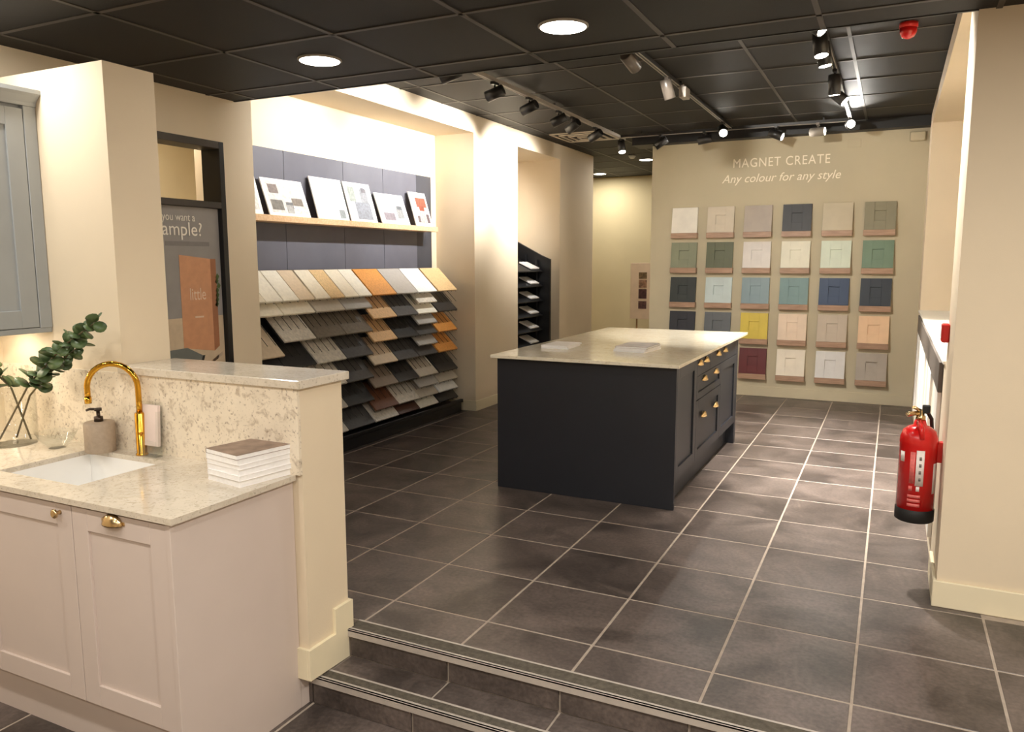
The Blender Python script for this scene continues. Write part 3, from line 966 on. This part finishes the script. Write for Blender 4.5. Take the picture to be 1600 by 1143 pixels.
SC = [('first', 1.235, 1.59, [(0, CREAM, IVORY), (1, CREAM), (4, BEIGE), (5, DARK), (7, MARBLE)]),
      ('second', 1.60, 1.95, [(0, IVORY, BEIGE), (1, CREAM), (3, MARBLE), (5, DARK), (8, DARK)]),
      ('third', 1.97, 2.33, [(0, CREAM, OAKK), (1, GREIGE), (3, STONE), (5, MARBLE), (7, MARBLE), (9, GREIGE), (11, MARBLE)]),
      ('fourth', 2.34, 2.71, [(0, CREAM, IVORY), (1, GREY), (3, STONE), (5, DGREY), (7, DGREY), (9, DARK), (11, DGREY)]),
      ('fifth', 2.73, 3.09, [(0, ORANGE), (2, LWOOD), (4, LWOOD), (6, BEIGE), (8, TAUPE), (10, BROWN), (11, MARBLE)]),
      ('sixth', 3.10, 3.45, [(0, GREY), (2, DGREY), (4, DARK), (6, DGREY), (8, DARK), (10, MARBLE), (11, DBROWN)]),
      ('seventh', 3.46, 3.80, [(0, WHITE), (1, MARBLE), (2, IVORY), (3, GREY), (4, DGREY), (5, GREY), (6, DGREY), (8, GREIGE), (9, GREY), (10, GREIGE), (11, IVORY)]),
      ('eighth', 3.83, 4.20, [(0, OAKK), (2, DARK), (4, ORANGE), (6, ORANGE), (8, DARK), (9, GREIGE), (10, WHITE), (11, DARK)])]
sample_mats = {}
def smat(rgb):
    if rgb not in sample_mats:
        if rgb in (OAKK, ORANGE, LWOOD, BROWN, DBROWN):
            sample_mats[rgb] = wood_mat('sample_wood_%d' % len(sample_mats), rgb, tuple(min(255, int(v * 1.12)) for v in rgb), 0.4)
        else:
            sample_mats[rgb] = mat('sample_stone_%d' % len(sample_mats), rgb, 0.35, var=0.14 if rgb in (MARBLE, STONE, DARK, DGREY) else 0.05, scale=38)
    return sample_mats[rgb]
tn = ['top', 'second', 'third', 'fourth', 'fifth', 'sixth', 'seventh', 'eighth', 'ninth', 'tenth', 'eleventh', 'lowest']
U = Vector((4.30 - 4.07, 0, -0.226))
LEN = U.length
U.normalize()
NRM = Vector((-U.z, 0, U.x))
def sample(y0, y1, zt, rgb, label, x0=-4.30, ln=LEN, group='worktop samples on the black stand'):
    og = Vector((x0, y0, zt + 0.226))
    v = Vector((0, 1, 0))
    mx = Matrix(((U.x, v.x, NRM.x, og.x), (U.y, v.y, NRM.y, og.y), (U.z, v.z, NRM.z, og.z), (0, 0, 0, 1)))
    return single('worktop_sample', box(B(), (0, 0, -0.018), (ln, y1 - y0, 0.0), 0.002, mx), smat(rgb), label, 'sample', group)
for cn, y0, y1, cells in SC:
    for cell in cells:
        k = cell[0]
        if len(cell) == 3:
            ym = (y0 + y1) / 2
            sample(y0, ym - .003, tiers[k], cell[1], '%s worktop sample, left half of the %s column, top tier of the stand' % (cname[cell[1]], cn))
            sample(ym + .003, y1, tiers[k], cell[2], '%s worktop sample, right half of the %s column, top tier of the stand' % (cname[cell[2]], cn))
        else:
            sample(y0, y1, tiers[k], cell[1], '%s worktop sample, %s column from the left, %s tier of the stand' % (cname[cell[1]], cn, tn[k]))

# ================================================================== RECESS 2: SMALL SAMPLE STAND
s2 = thing('sample_rack', 'tall black sample rack with sloping top in the far recess', 'display stand', (-4.25, 6.0, 0))
prof = [(-4.52, 0), (-3.965, 0), (-3.965, 1.63), (-4.09, 1.68), (-4.52, 1.90)]
part('side_panel', prism(B(), [(x, 6.42, z) for x, z in prof], (0, 0.04, 0)), M['black'], s2)
part('side_panel', prism(B(), [(x, 5.40, z) for x, z in [(-4.52, 0), (-4.3, 0), (-4.3, 1.7), (-4.52, 1.8)]], (0, 0.03, 0)), M['black'], s2)
part('back_panel', box(B(), (-4.545, 5.40, 0), (-4.52, 6.46, 1.90)), M['black'], s2)
for xx in (-4.30, -4.14):
    part('post', box(B(), (xx - 0.012, 6.36, 0), (xx + 0.012, 6.40, 1.62 if xx > -4.2 else 1.7)), M['black'], s2)
for k in range(8):
    zz = 0.15 + 0.19 * k
    part('shelf', prism(B(), [(-4.50, 5.44, zz + 0.20), (-4.06, 5.44, zz), (-4.06, 5.44, zz - 0.012), (-4.50, 5.44, zz + 0.188)], (0, 0.97, 0)), M['black'], s2)
    for q, (xa, za, y0) in enumerate(((-4.47, 0.185, 5.95), (-4.26, 0.095, 6.22))):
        rgb = (236, 232, 226) if not (k == 4 and q == 0) else (206, 142, 70)
        ad = 'white' if rgb[2] > 200 else 'orange timber'
        og = Vector((xa, y0, zz + za + 0.006))
        u = Vector((0.44, 0, -0.20)).normalized()
        n = Vector((-u.z, 0, u.x))
        mx = Matrix(((u.x, 0, n.x, og.x), (0, 1, 0, og.y), (u.z, 0, n.z, og.z), (0, 0, 0, 1)))
        single('rack_sample', box(B(), (0, -0.12, 0), (0.19, 0.12, 0.018), 0.002, mx), paint(rgb, 0.4), '%s sample, %s shelf up, %s column of the far black rack' % (ad, ordn[k] if k < 6 else ['seventh', 'eighth'][k - 6], ['back', 'front'][q]), 'sample', 'samples in the far rack')

# ================================================================== FRAMED OPENING AND POSTER ON THE LEFT WALL
fo = thing('display_frame', 'black framed opening in the left wall above the sample poster', 'frame', (-4.0, 0.52, 0.0))
bm = B()
box(bm, (-4.08, 0.89, 0.02), (XL + 0.012, 0.93, 2.37), 0.002)
box(bm, (-4.08, 0.12, 0.02), (XL + 0.012, 0.16, 2.37), 0.002)
part('jamb', bm, M['black'], fo)
part('top_rail', box(B(), (-4.08, 0.16, 2.325), (XL + 0.012, 0.89, 2.37), 0.002), mat('frame_grey', (74, 68, 62), 0.5), fo)
part('middle_rail', box(B(), (-4.06, 0.16, 1.945), (XL + 0.012, 0.89, 1.985), 0.002), mat('frame_grey_dark', (66, 60, 55), 0.5), fo)
part('bottom_rail', box(B(), (-4.06, 0.16, 0.02), (XL + 0.012, 0.89, 0.06), 0.002), M['black'], fo)
ps = thing('poster', 'grey poster about samples with a cardboard box picture', 'poster', (-3.95, 0.52, 0.06))
PX = -3.955
def pic(name, y0, y1, z0, z1, rgb, lay, lab=None, poly=None):
    x0 = PX + 0.0012 * lay
    bm = prism(B(), [(x0, y, z) for y, z in poly], (0.0012, 0, 0)) if poly else box(B(), (x0, y0, z0), (x0 + 0.0012, y1, z1))
    return part(name, bm, paint(rgb, 0.5, 0.05, 20), ps, lab)
part('board', box(B(), (PX - 0.02, 0.162, 0.062), (PX, 0.888, 1.943)), paint((150, 146, 144), 0.5), ps)
pic('table_top', 0.162, 0.888, 0.062, 1.25, (206, 186, 158), 0)
pic('carton_front', 0, 0, 0, 0, (208, 152, 114), 1, 'brown cardboard box picture', [(0.555, 1.06), (0.80, 1.02), (0.80, 1.62), (0.555, 1.645)])
pic('carton_side', 0, 0, 0, 0, (162, 108, 76), 1, None, [(0.80, 1.02), (0.845, 1.05), (0.845, 1.62), (0.80, 1.62)])
pic('laptop', 0, 0, 0, 0, (112, 116, 112), 2, None, [(0.30, 0.86), (0.64, 0.86), (0.70, 1.0), (0.58, 1.06), (0.30, 1.05)])
pic('laptop_edge', 0, 0, 0, 0, (40, 38, 36), 1, None, [(0.30, 0.84), (0.66, 0.84), (0.72, 1.0), (0.70, 1.0), (0.64, 0.86), (0.30, 0.86)])
for k in range(7):
    yy, zz = 0.862 + random.uniform(-.02, .012), 1.32 + 0.03 * k
    pic('foliage', 0, 0, 0, 0, (78, 98, 54), 1, None, [(yy - .022, zz), (yy, zz - .016), (yy + .012, zz + .008), (yy - .004, zz + .026)])
for k in range(4):
    yy = 0.70 + 0.04 * k
    pic('swatch', 0, 0, 0, 0, [(120, 92, 70), (170, 140, 112), (96, 76, 60), (190, 170, 150)][k], 2, None, [(yy, 0.90 + .02 * k), (yy + .05, 0.93 + .02 * k), (yy + .05, 0.95 + .02 * k), (yy, 0.92 + .02 * k)])
rotp = Matrix(((0, 0, 1, 0), (1, 0, 0, 0), (0, 1, 0, 0), (0, 0, 0, 1)))
def ptext(s, size, y, z, rgb, width, x=PX + 0.003, sp=1.0):
    part('lettering', text_bm(s, size, Matrix.Translation((x, y, z)) @ rotp, 0.0006, spacing=sp, width=width), paint(rgb, 0.5), ps)
ptext('Do you want a', 0.07, 0.36, 1.855, (240, 234, 224), 0.335)
ptext('sample?', 0.12, 0.40, 1.765, (246, 240, 230), 0.345)
ptext('little', 0.11, 0.625, 1.36, (226, 200, 176), 0.125)
pic('text_line', 0.655, 0.725, 1.245, 1.256, (226, 200, 176), 2)
pic('text_line', 0.46, 0.80, 1.70, 1.728, (128, 124, 124), 1)

# added lamp, out of view, to brighten the side room
sl = thing('side_room_light', 'round ceiling light in the side room behind the frame', 'lamp', (-4.8, 0.9, 2.74))
part('diffuser', cyl(B(), (-4.8, 0.9, 2.735), (-4.8, 0.9, 2.75), 0.10, n=24), M['glow'], sl)
lamp('side_lamp', 'AREA', (-4.8, 0.9, 2.73), 9.0, WARM, sl, (0, 0, -1), shape='DISK', size=0.2)

# poster on a pole in the corridor
sp_ = thing('sign_stand', 'cream picture sign on a thin pole at the back of the corridor', 'sign', (-3.50, 9.0, 0))
part('pole', cyl(B(), (-3.58, 9.02, 0.01), (-3.58, 9.02, 0.75), 0.012), paint((150, 112, 70), 0.4), sp_)
part('base', lathe(B(), (-3.58, 9.02, 0), [(0.13, 0), (0.13, 0.012), (0.02, 0.02)]), paint((150, 112, 70), 0.4), sp_)
part('board', box(B(), (-3.685, 8.99, 0.70), (-3.30, 9.01, 1.575), 0.003), paint((232, 206, 176), 0.5), sp_)
for k, (a, b_, rgb) in enumerate(((0.86, 0.98, (92, 60, 56)), (1.02, 1.17, (80, 46, 44)), (1.19, 1.31, (150, 112, 86)), (1.33, 1.43, (120, 96, 62)))):
    part('picture', box(B(), (-3.55, 8.986, a), (-3.42, 8.991, b_)), paint(rgb, 0.5, 0.4, 30), sp_)

# ================================================================== RIGHT WALL: SAMPLE RAIL, CALL POINT, EXTINGUISHER
rr = thing('panel_display', 'row of white sample panels under a dark grey rail along the right wall', 'display', (XR, 3.6, 0))
part('rail', box(B(), (XR - 0.022, 1.64, 0.92), (XR - 0.001, 5.6, 1.078), 0.002), paint((92, 84, 78), 0.5), rr)
y = 1.66
k = 0
while y < 5.5:
    wd = [0.42, 0.30, 0.36, 0.40, 0.28][k % 5]
    xo = [0.018, 0.008, 0.022, 0.012, 0.006][k % 5]
    part('panel', box(B(), (XR - xo - 0.002, y, 0.13), (XR - 0.001, min(y + wd, 5.58), 0.918), 0.001), paint([(238, 234, 226), (214, 202, 184), (240, 236, 230), (226, 216, 200), (242, 240, 236)][k % 5], 0.45), rr)
    y += wd + 0.02
    k += 1
cp = thing('call_point', 'red fire alarm call point on the pillar side', 'alarm', (XR - 0.02, 1.42, 1.20))
part('housing', box(B(), (XR - 0.035, 1.375, 1.205), (XR, 1.465, 1.295), 0.006), M['red_plastic'], cp)
part('window', box(B(), (XR - 0.037, 1.395, 1.225), (XR - 0.034, 1.445, 1.275)), M['label_white'], cp)

ex, ey, ez = 0.207, 1.30, 0.33
fe = thing('fire_extinguisher', 'red fire extinguisher hung on the side of the right pillar', 'fire extinguisher', (ex, ey, ez))
part('cylinder', lathe(B(), (ex, ey, ez), [(0.085, 0.055), (0.085, 0.385), (0.086, 0.392), (0.085, 0.40), (0.083, 0.42), (0.072, 0.450), (0.050, 0.468), (0.030, 0.476), (0.024, 0.50)], 32), M['red'], fe)
part('base_ring', lathe(B(), (ex, ey, ez), [(0.080, 0), (0.088, 0.006), (0.088, 0.062), (0.084, 0.066)], 32), M['rubber'], fe)
bm = B()
lathe(bm, (ex, ey, ez + 0.50), [(0.022, 0), (0.022, 0.02), (0.016, 0.024), (0.016, 0.05)], 16)
tube(bm, [(ex - 0.01, ey - 0.005, ez + 0.535), (ex - 0.05, ey - 0.03, ez + 0.532), (ex - 0.062, ey - 0.035, ez + 0.525)], 0.011, 8)
tube(bm, [(ex, ey, ez + 0.545), (ex - 0.035, ey - 0.02, ez + 0.565)], 0.008, 6)
part('valve', bm, M['brass'], fe)
bm = B()
box(bm, (ex + 0.005, ey - 0.015, ez + 0.535), (ex + 0.04, ey + 0.015, ez + 0.575), 0.004)
tube(bm, [(ex + 0.02, ey, ez + 0.555), (ex + 0.050, ey + 0.05, ez + 0.50), (ex + 0.06, ey + 0.085, ez + 0.40), (ex + 0.055, ey + 0.08, ez + 0.22)], 0.009, 8)
part('hose', bm, M['rubber'], fe)
part('lever', tube(B(), [(ex - 0.005, ey - 0.03, ez + 0.495), (ex + 0.005, ey - 0.07, ez + 0.47), (ex + 0.01, ey - 0.082, ez + 0.42)], [0.014, 0.014, 0.010], 10), M['red'], fe)
def wrap_label(name, a0, a1, z0, z1, m, off=0.0008, n=8):
    bm = B()
    rows = []
    for q in range(n + 1):
        a = math.radians(a0 + (a1 - a0) * q / n)
        d = Vector((math.sin(a), -math.cos(a), 0))
        rows.append([Vector((ex, ey, ez + zz)) + d * rr_ for zz, rr_ in ((z0, 0.085 + off), (z1, 0.085 + off), (z1, 0.0855), (z0, 0.0855))])
    loft(bm, rows)
    return part(name, bm, m, fe)
wrap_label('instruction_label', -6, 18, 0.19, 0.365, M['label_white'], 0.0012)
for k in range(4):
    wrap_label('label_print', 3, 10, 0.215 + 0.034 * k, 0.232 + 0.034 * k, paint((120, 110, 104), 0.5), 0.0018)
wrap_label('label_band', -24, -9, 0.20, 0.355, M['label_pink'])
wrap_label('label_symbol', -2, 8, 0.163, 0.187, M['label_white'])
wrap_label('label_symbol', -24, -13, 0.163, 0.187, M['label_pink'])
for k in range(3):
    wrap_label('label_text', -26, 12, 0.085 + 0.022 * k, 0.100 + 0.022 * k, M['label_pink'])
wrap_label('side_label', -62, -44, 0.30, 0.35, M['label_white'])
wrap_label('side_label', 52, 68, 0.15, 0.30, M['label_white'])
part('bracket', box(B(), (ex + 0.08, ey - 0.02, ez + 0.30), (XR, ey + 0.02, ez + 0.40), 0.002), M['red_plastic'], fe)

bc_ = thing('alarm_beacon', 'red domed alarm beacon on the raised ceiling at right', 'alarm', (0.045, 2.86, ZB - 0.09))
part('base', lathe(B(), (0.045, 2.86, ZB), [(0.055, 0), (0.055, 0.03)], 24, (0, 0, -1)), M['red_plastic'], bc_)
part('dome', lathe(B(), (0.045, 2.86, ZB - 0.03), [(0.052, 0), (0.050, 0.03), (0.036, 0.055), (0.012, 0.066)], 24, (0, 0, -1)), M['red'], bc_)

# ================================================================== LIGHTING FIXTURES
def downlight(x, y, z, label, energy=DOWN_W, r=0.105):
    o = thing('downlight', label, 'ceiling light', (x, y, z - 0.012), 'round panel downlights')
    part('rim', lathe(B(), (x, y, z + 0.002), [(r + 0.010, 0), (r + 0.010, 0.006), (r, 0.012), (r - 0.002, 0.004)], 32, (0, 0, -1)), M['spot_grey'], o)
    part('diffuser', cyl(B(), (x, y, z - 0.001), (x, y, z - 0.009), r - 0.002, n=32), M['glow'], o)
    lamp('downlight_lamp', 'AREA', (x, y, z - 0.014), energy, NEUT, o, (0, 0, -1), shape='DISK', size=2 * r - 0.02, spread=math.radians(180))
    return o
downlight(-2.72, 0.46, ZF, 'round lit downlight panel in the low ceiling, left of the pair above the steps', 3.0)
downlight(-1.35, 0.48, ZF, 'larger-looking round lit downlight panel in the low ceiling, right of the pair', 4.5)
for k, (x, y, e_) in enumerate(((-3.42, -0.98, 8), (-2.05, -2.35, 11), (-3.42, -2.35, 9), (0.95, -0.85, 26), (-0.68, -2.35, 15), (0.80, -2.35, 44), (-2.05, -3.75, 12), (-0.68, -3.75, 14), (0.70, -3.75, 16))):  # unseen panels, added to light the front of the room
    downlight(x, y, ZF, 'round downlight panel in the low ceiling, out of view near the camera', e_)
downlight(-3.34, 8.57, ZB, 'round lit downlight in the corridor ceiling beside the colour wall', 14)
downlight(-4.60, 10.05, ZB, 'round lit downlight in the corridor ceiling by the end of the left wall', 14)
so = thing('smoke_detector', 'small white smoke detector on the corridor ceiling', 'detector', (-3.40, 8.05, ZB - 0.05))
part('dome', lathe(B(), (-3.40, 8.05, ZB), [(0.05, 0), (0.05, 0.02), (0.03, 0.045)], 20, (0, 0, -1)), M['white_paint'], so)

# air diffuser: nested square frames in one ceiling panel
ad = thing('air_diffuser', 'square four-way ceiling air diffuser beside the left light track', 'vent', (-3.39, 6.15, ZB - 0.03))
for q, (h, dz) in enumerate(((0.335, 0.000), (0.25, 0.006), (0.165, 0.010), (0.08, 0.014))):
    bm = B()
    t = 0.03
    for lo, hi in (((-h, -h), (h, -h + t)), ((-h, h - t), (h, h)), ((-h, -h + t), (-h + t, h - t)), ((h - t, -h + t), (h, h - t))):
        box(bm, (-3.39 + lo[0], 6.15 + lo[1], ZB - 0.014 - dz), (-3.39 + hi[0], 6.15 + hi[1], ZB - 0.004 - dz))
    part('louvre_frame', bm, paint((176, 164, 146), 0.5), ad)

ZT_ = 3.055
def track(x0, y0, x1, y1, label):
    o = thing('light_track', label, 'light track', ((x0 + x1) / 2, (y0 + y1) / 2, ZT_ - 0.03), 'ceiling light tracks')
    dx, dy = (0.018, 0) if x0 == x1 else (0, 0.018)
    bm = B()
    box(bm, (min(x0, x1) - dx, min(y0, y1) - dy, ZT_ - 0.012), (max(x0, x1) + dx, max(y0, y1) + dy, ZT_ + 0.018), 0.002)
    part('rail', bm, M['spot_grey'] if x0 == -2.95 else M['spot_black'], o)
    for s in (-1, 1):
        bm = B()
        box(bm, (min(x0, x1) + s * dx * .7 - .003, min(y0, y1) + s * dy * .7 - .003, ZT_ - 0.016), (max(x0, x1) + s * dx * .7 + .003, max(y0, y1) + s * dy * .7 + .003, ZT_ - 0.011))
        part('edge_strip', bm, M['spot_grey'], o)
    for f in (0.1, 0.5, 0.9):
        hx, hy = x0 + (x1 - x0) * f, y0 + (y1 - y0) * f
        part('hanger', box(B(), (hx - .008, hy - .008, ZT_ + 0.018), (hx + .008, hy + .008, ZB - 0.004)), M['spot_black'], o)
track(-2.95, 2.0, -2.95, 6.3, 'silver light track along the left wall')
track(-1.65, 1.6, -1.65, 6.0, 'dark light track over the middle of the island')
track(-0.44, 1.5, -0.44, 6.2, 'dark light track along the right wall')
track(-2.93, 6.12, -0.46, 6.12, 'dark light track running across in front of the colour wall')

def spot(x, y, aim, label, energy, color=NEUT, cone=75, body='spot_black', blend=0.6, z=2.955, ln=0.15, r=0.045):
    """track spotlight: adapter, stem, cylinder head, glowing lens"""
    a = Vector(aim).normalized()
    o = thing('track_spotlight', label, 'spotlight', (x, y, ZT_ - 0.012), 'track spotlights')
    part('adapter', box(B(), (x - .016, y - .05, ZT_ - 0.036), (x + .016, y + .05, ZT_ - 0.012), 0.002), M[body], o)
    c = Vector((x, y, z))
    part('stem', tube(B(), [(x, y, ZT_ - 0.034), (x, y, z + 0.02), c], 0.008, 8), M[body], o)
    p0, p1 = c - a * ln * 0.5, c + a * ln * 0.5
    hd = B()
    loft(hd, [ring(p0 - a * 0.004, a, r * 0.86, 24), ring(p0 + a * 0.004, a, r, 24), ring(p1, a, r, 24), ring(p1, a, r - 0.004, 24), ring(p1 - a * 0.012, a, r - 0.006, 24)])
    h = part('head', hd, M[body], o)
    part('lens', cyl(B(), p1 - a * 0.006, p1 - a * 0.002, r - 0.006, n=24), M['lens'], h, 'glowing lens')
    if energy > 0:
        lamp('spot_lamp', 'SPOT', p1 + a * 0.004, energy, color, o, a, spot_size=math.radians(cone), spot_blend=blend, shadow_soft_size=0.035)
    return o
lw = [(2.20, 'nearest, just past the low ceiling edge'), (2.91, 'second from the near end'), (3.58, 'third from the near end'), (4.26, 'fourth from the near end'),
      (4.63, 'fifth from the near end'), (5.29, 'sixth from the near end')]
ay = [-0.25, -0.15, 0.1, -0.3, 0.35, 0.2]
for q, (y, d) in enumerate(lw):
    spot(-2.95, y, (-1.0, ay[q], -0.36 if q < 3 else -0.5), 'black spotlight aimed at the left wall, ' + d, LEFT_W * (0.55 if q < 3 else 1.0), COOL, 84)
spot(-2.95, 6.2, (0.25, -0.35, -1.0), 'lit spotlight facing down at the far end of the left track', 30, body='spot_black')
spot(-1.65, 2.42, (0.22, 0.90, -0.42), 'grey-lit spotlight tilted over the island, near end of the middle track', MID_W * 1.9, body='spot_mid')
spot(-1.65, 3.39, (0.22, 0.30, -1.0), 'grey-lit spotlight over the island, second on the middle track', MID_W * 1.6, body='spot_mid')
spot(-1.65, 5.60, (0.35, -1.0, -0.55), 'lit spotlight facing the viewer at the far end of the middle track', 25)
part_m = thing('track_driver', 'small grey driver box on the middle light track', 'driver box', (-1.60, 3.75, 2.95))
part('housing', box(B(), (-1.635, 3.68, 2.945), (-1.575, 3.82, 3.03), 0.004), M['spot_grey'], part_m)
part('clip', box(B(), (-1.66, 3.72, 3.03), (-1.60, 3.78, 3.05)), M['spot_grey'], part_m)
spot(-2.45, 6.12, (-0.8, -0.1, -0.5), 'black spotlight at the left end of the cross track', 18)
spot(-1.95, 6.12, (-0.9, -0.15, -0.15), 'spotlight with lit face turned left, on the cross track', 18)
spot(-1.18, 6.12, (0.9, -0.15, -0.4), 'spotlight with lit face turned right, in the middle of the cross track', 18)
spot(-0.76, 6.12, (0.9, -0.2, 0.0), 'pale spotlight turned right, at the right end of the cross track', 14, body='spot_grey')  # pale finish puts the light on this head into its colour
rl = [(1.97, 'nearest the low ceiling'), (2.45, 'second from the near end'), (2.72, 'third from the near end'), (3.70, 'fourth from the near end'), (4.15, 'fifth from the near end')]
ra = [(0.9, -0.3, -0.75), (0.14, -0.16, -1.0), (0.16, 0.0, -1.0), (0.03, 0.10, -1.0), (0.9, -0.2, -0.8)]
for q, (y, d) in enumerate(rl):
    spot(-0.44, y, ra[q], 'spotlight on the right track, ' + d, RIGHT_W * [0.9, 1.5, 1.7, 3.0, 0.9][q], z=2.93, cone=[75, 54, 54, 66, 75][q])
spot(-0.44, 6.0, (0.15, -1.0, -0.12), 'dazzling spotlight facing the viewer at the far end of the right track', 40, z=2.99)
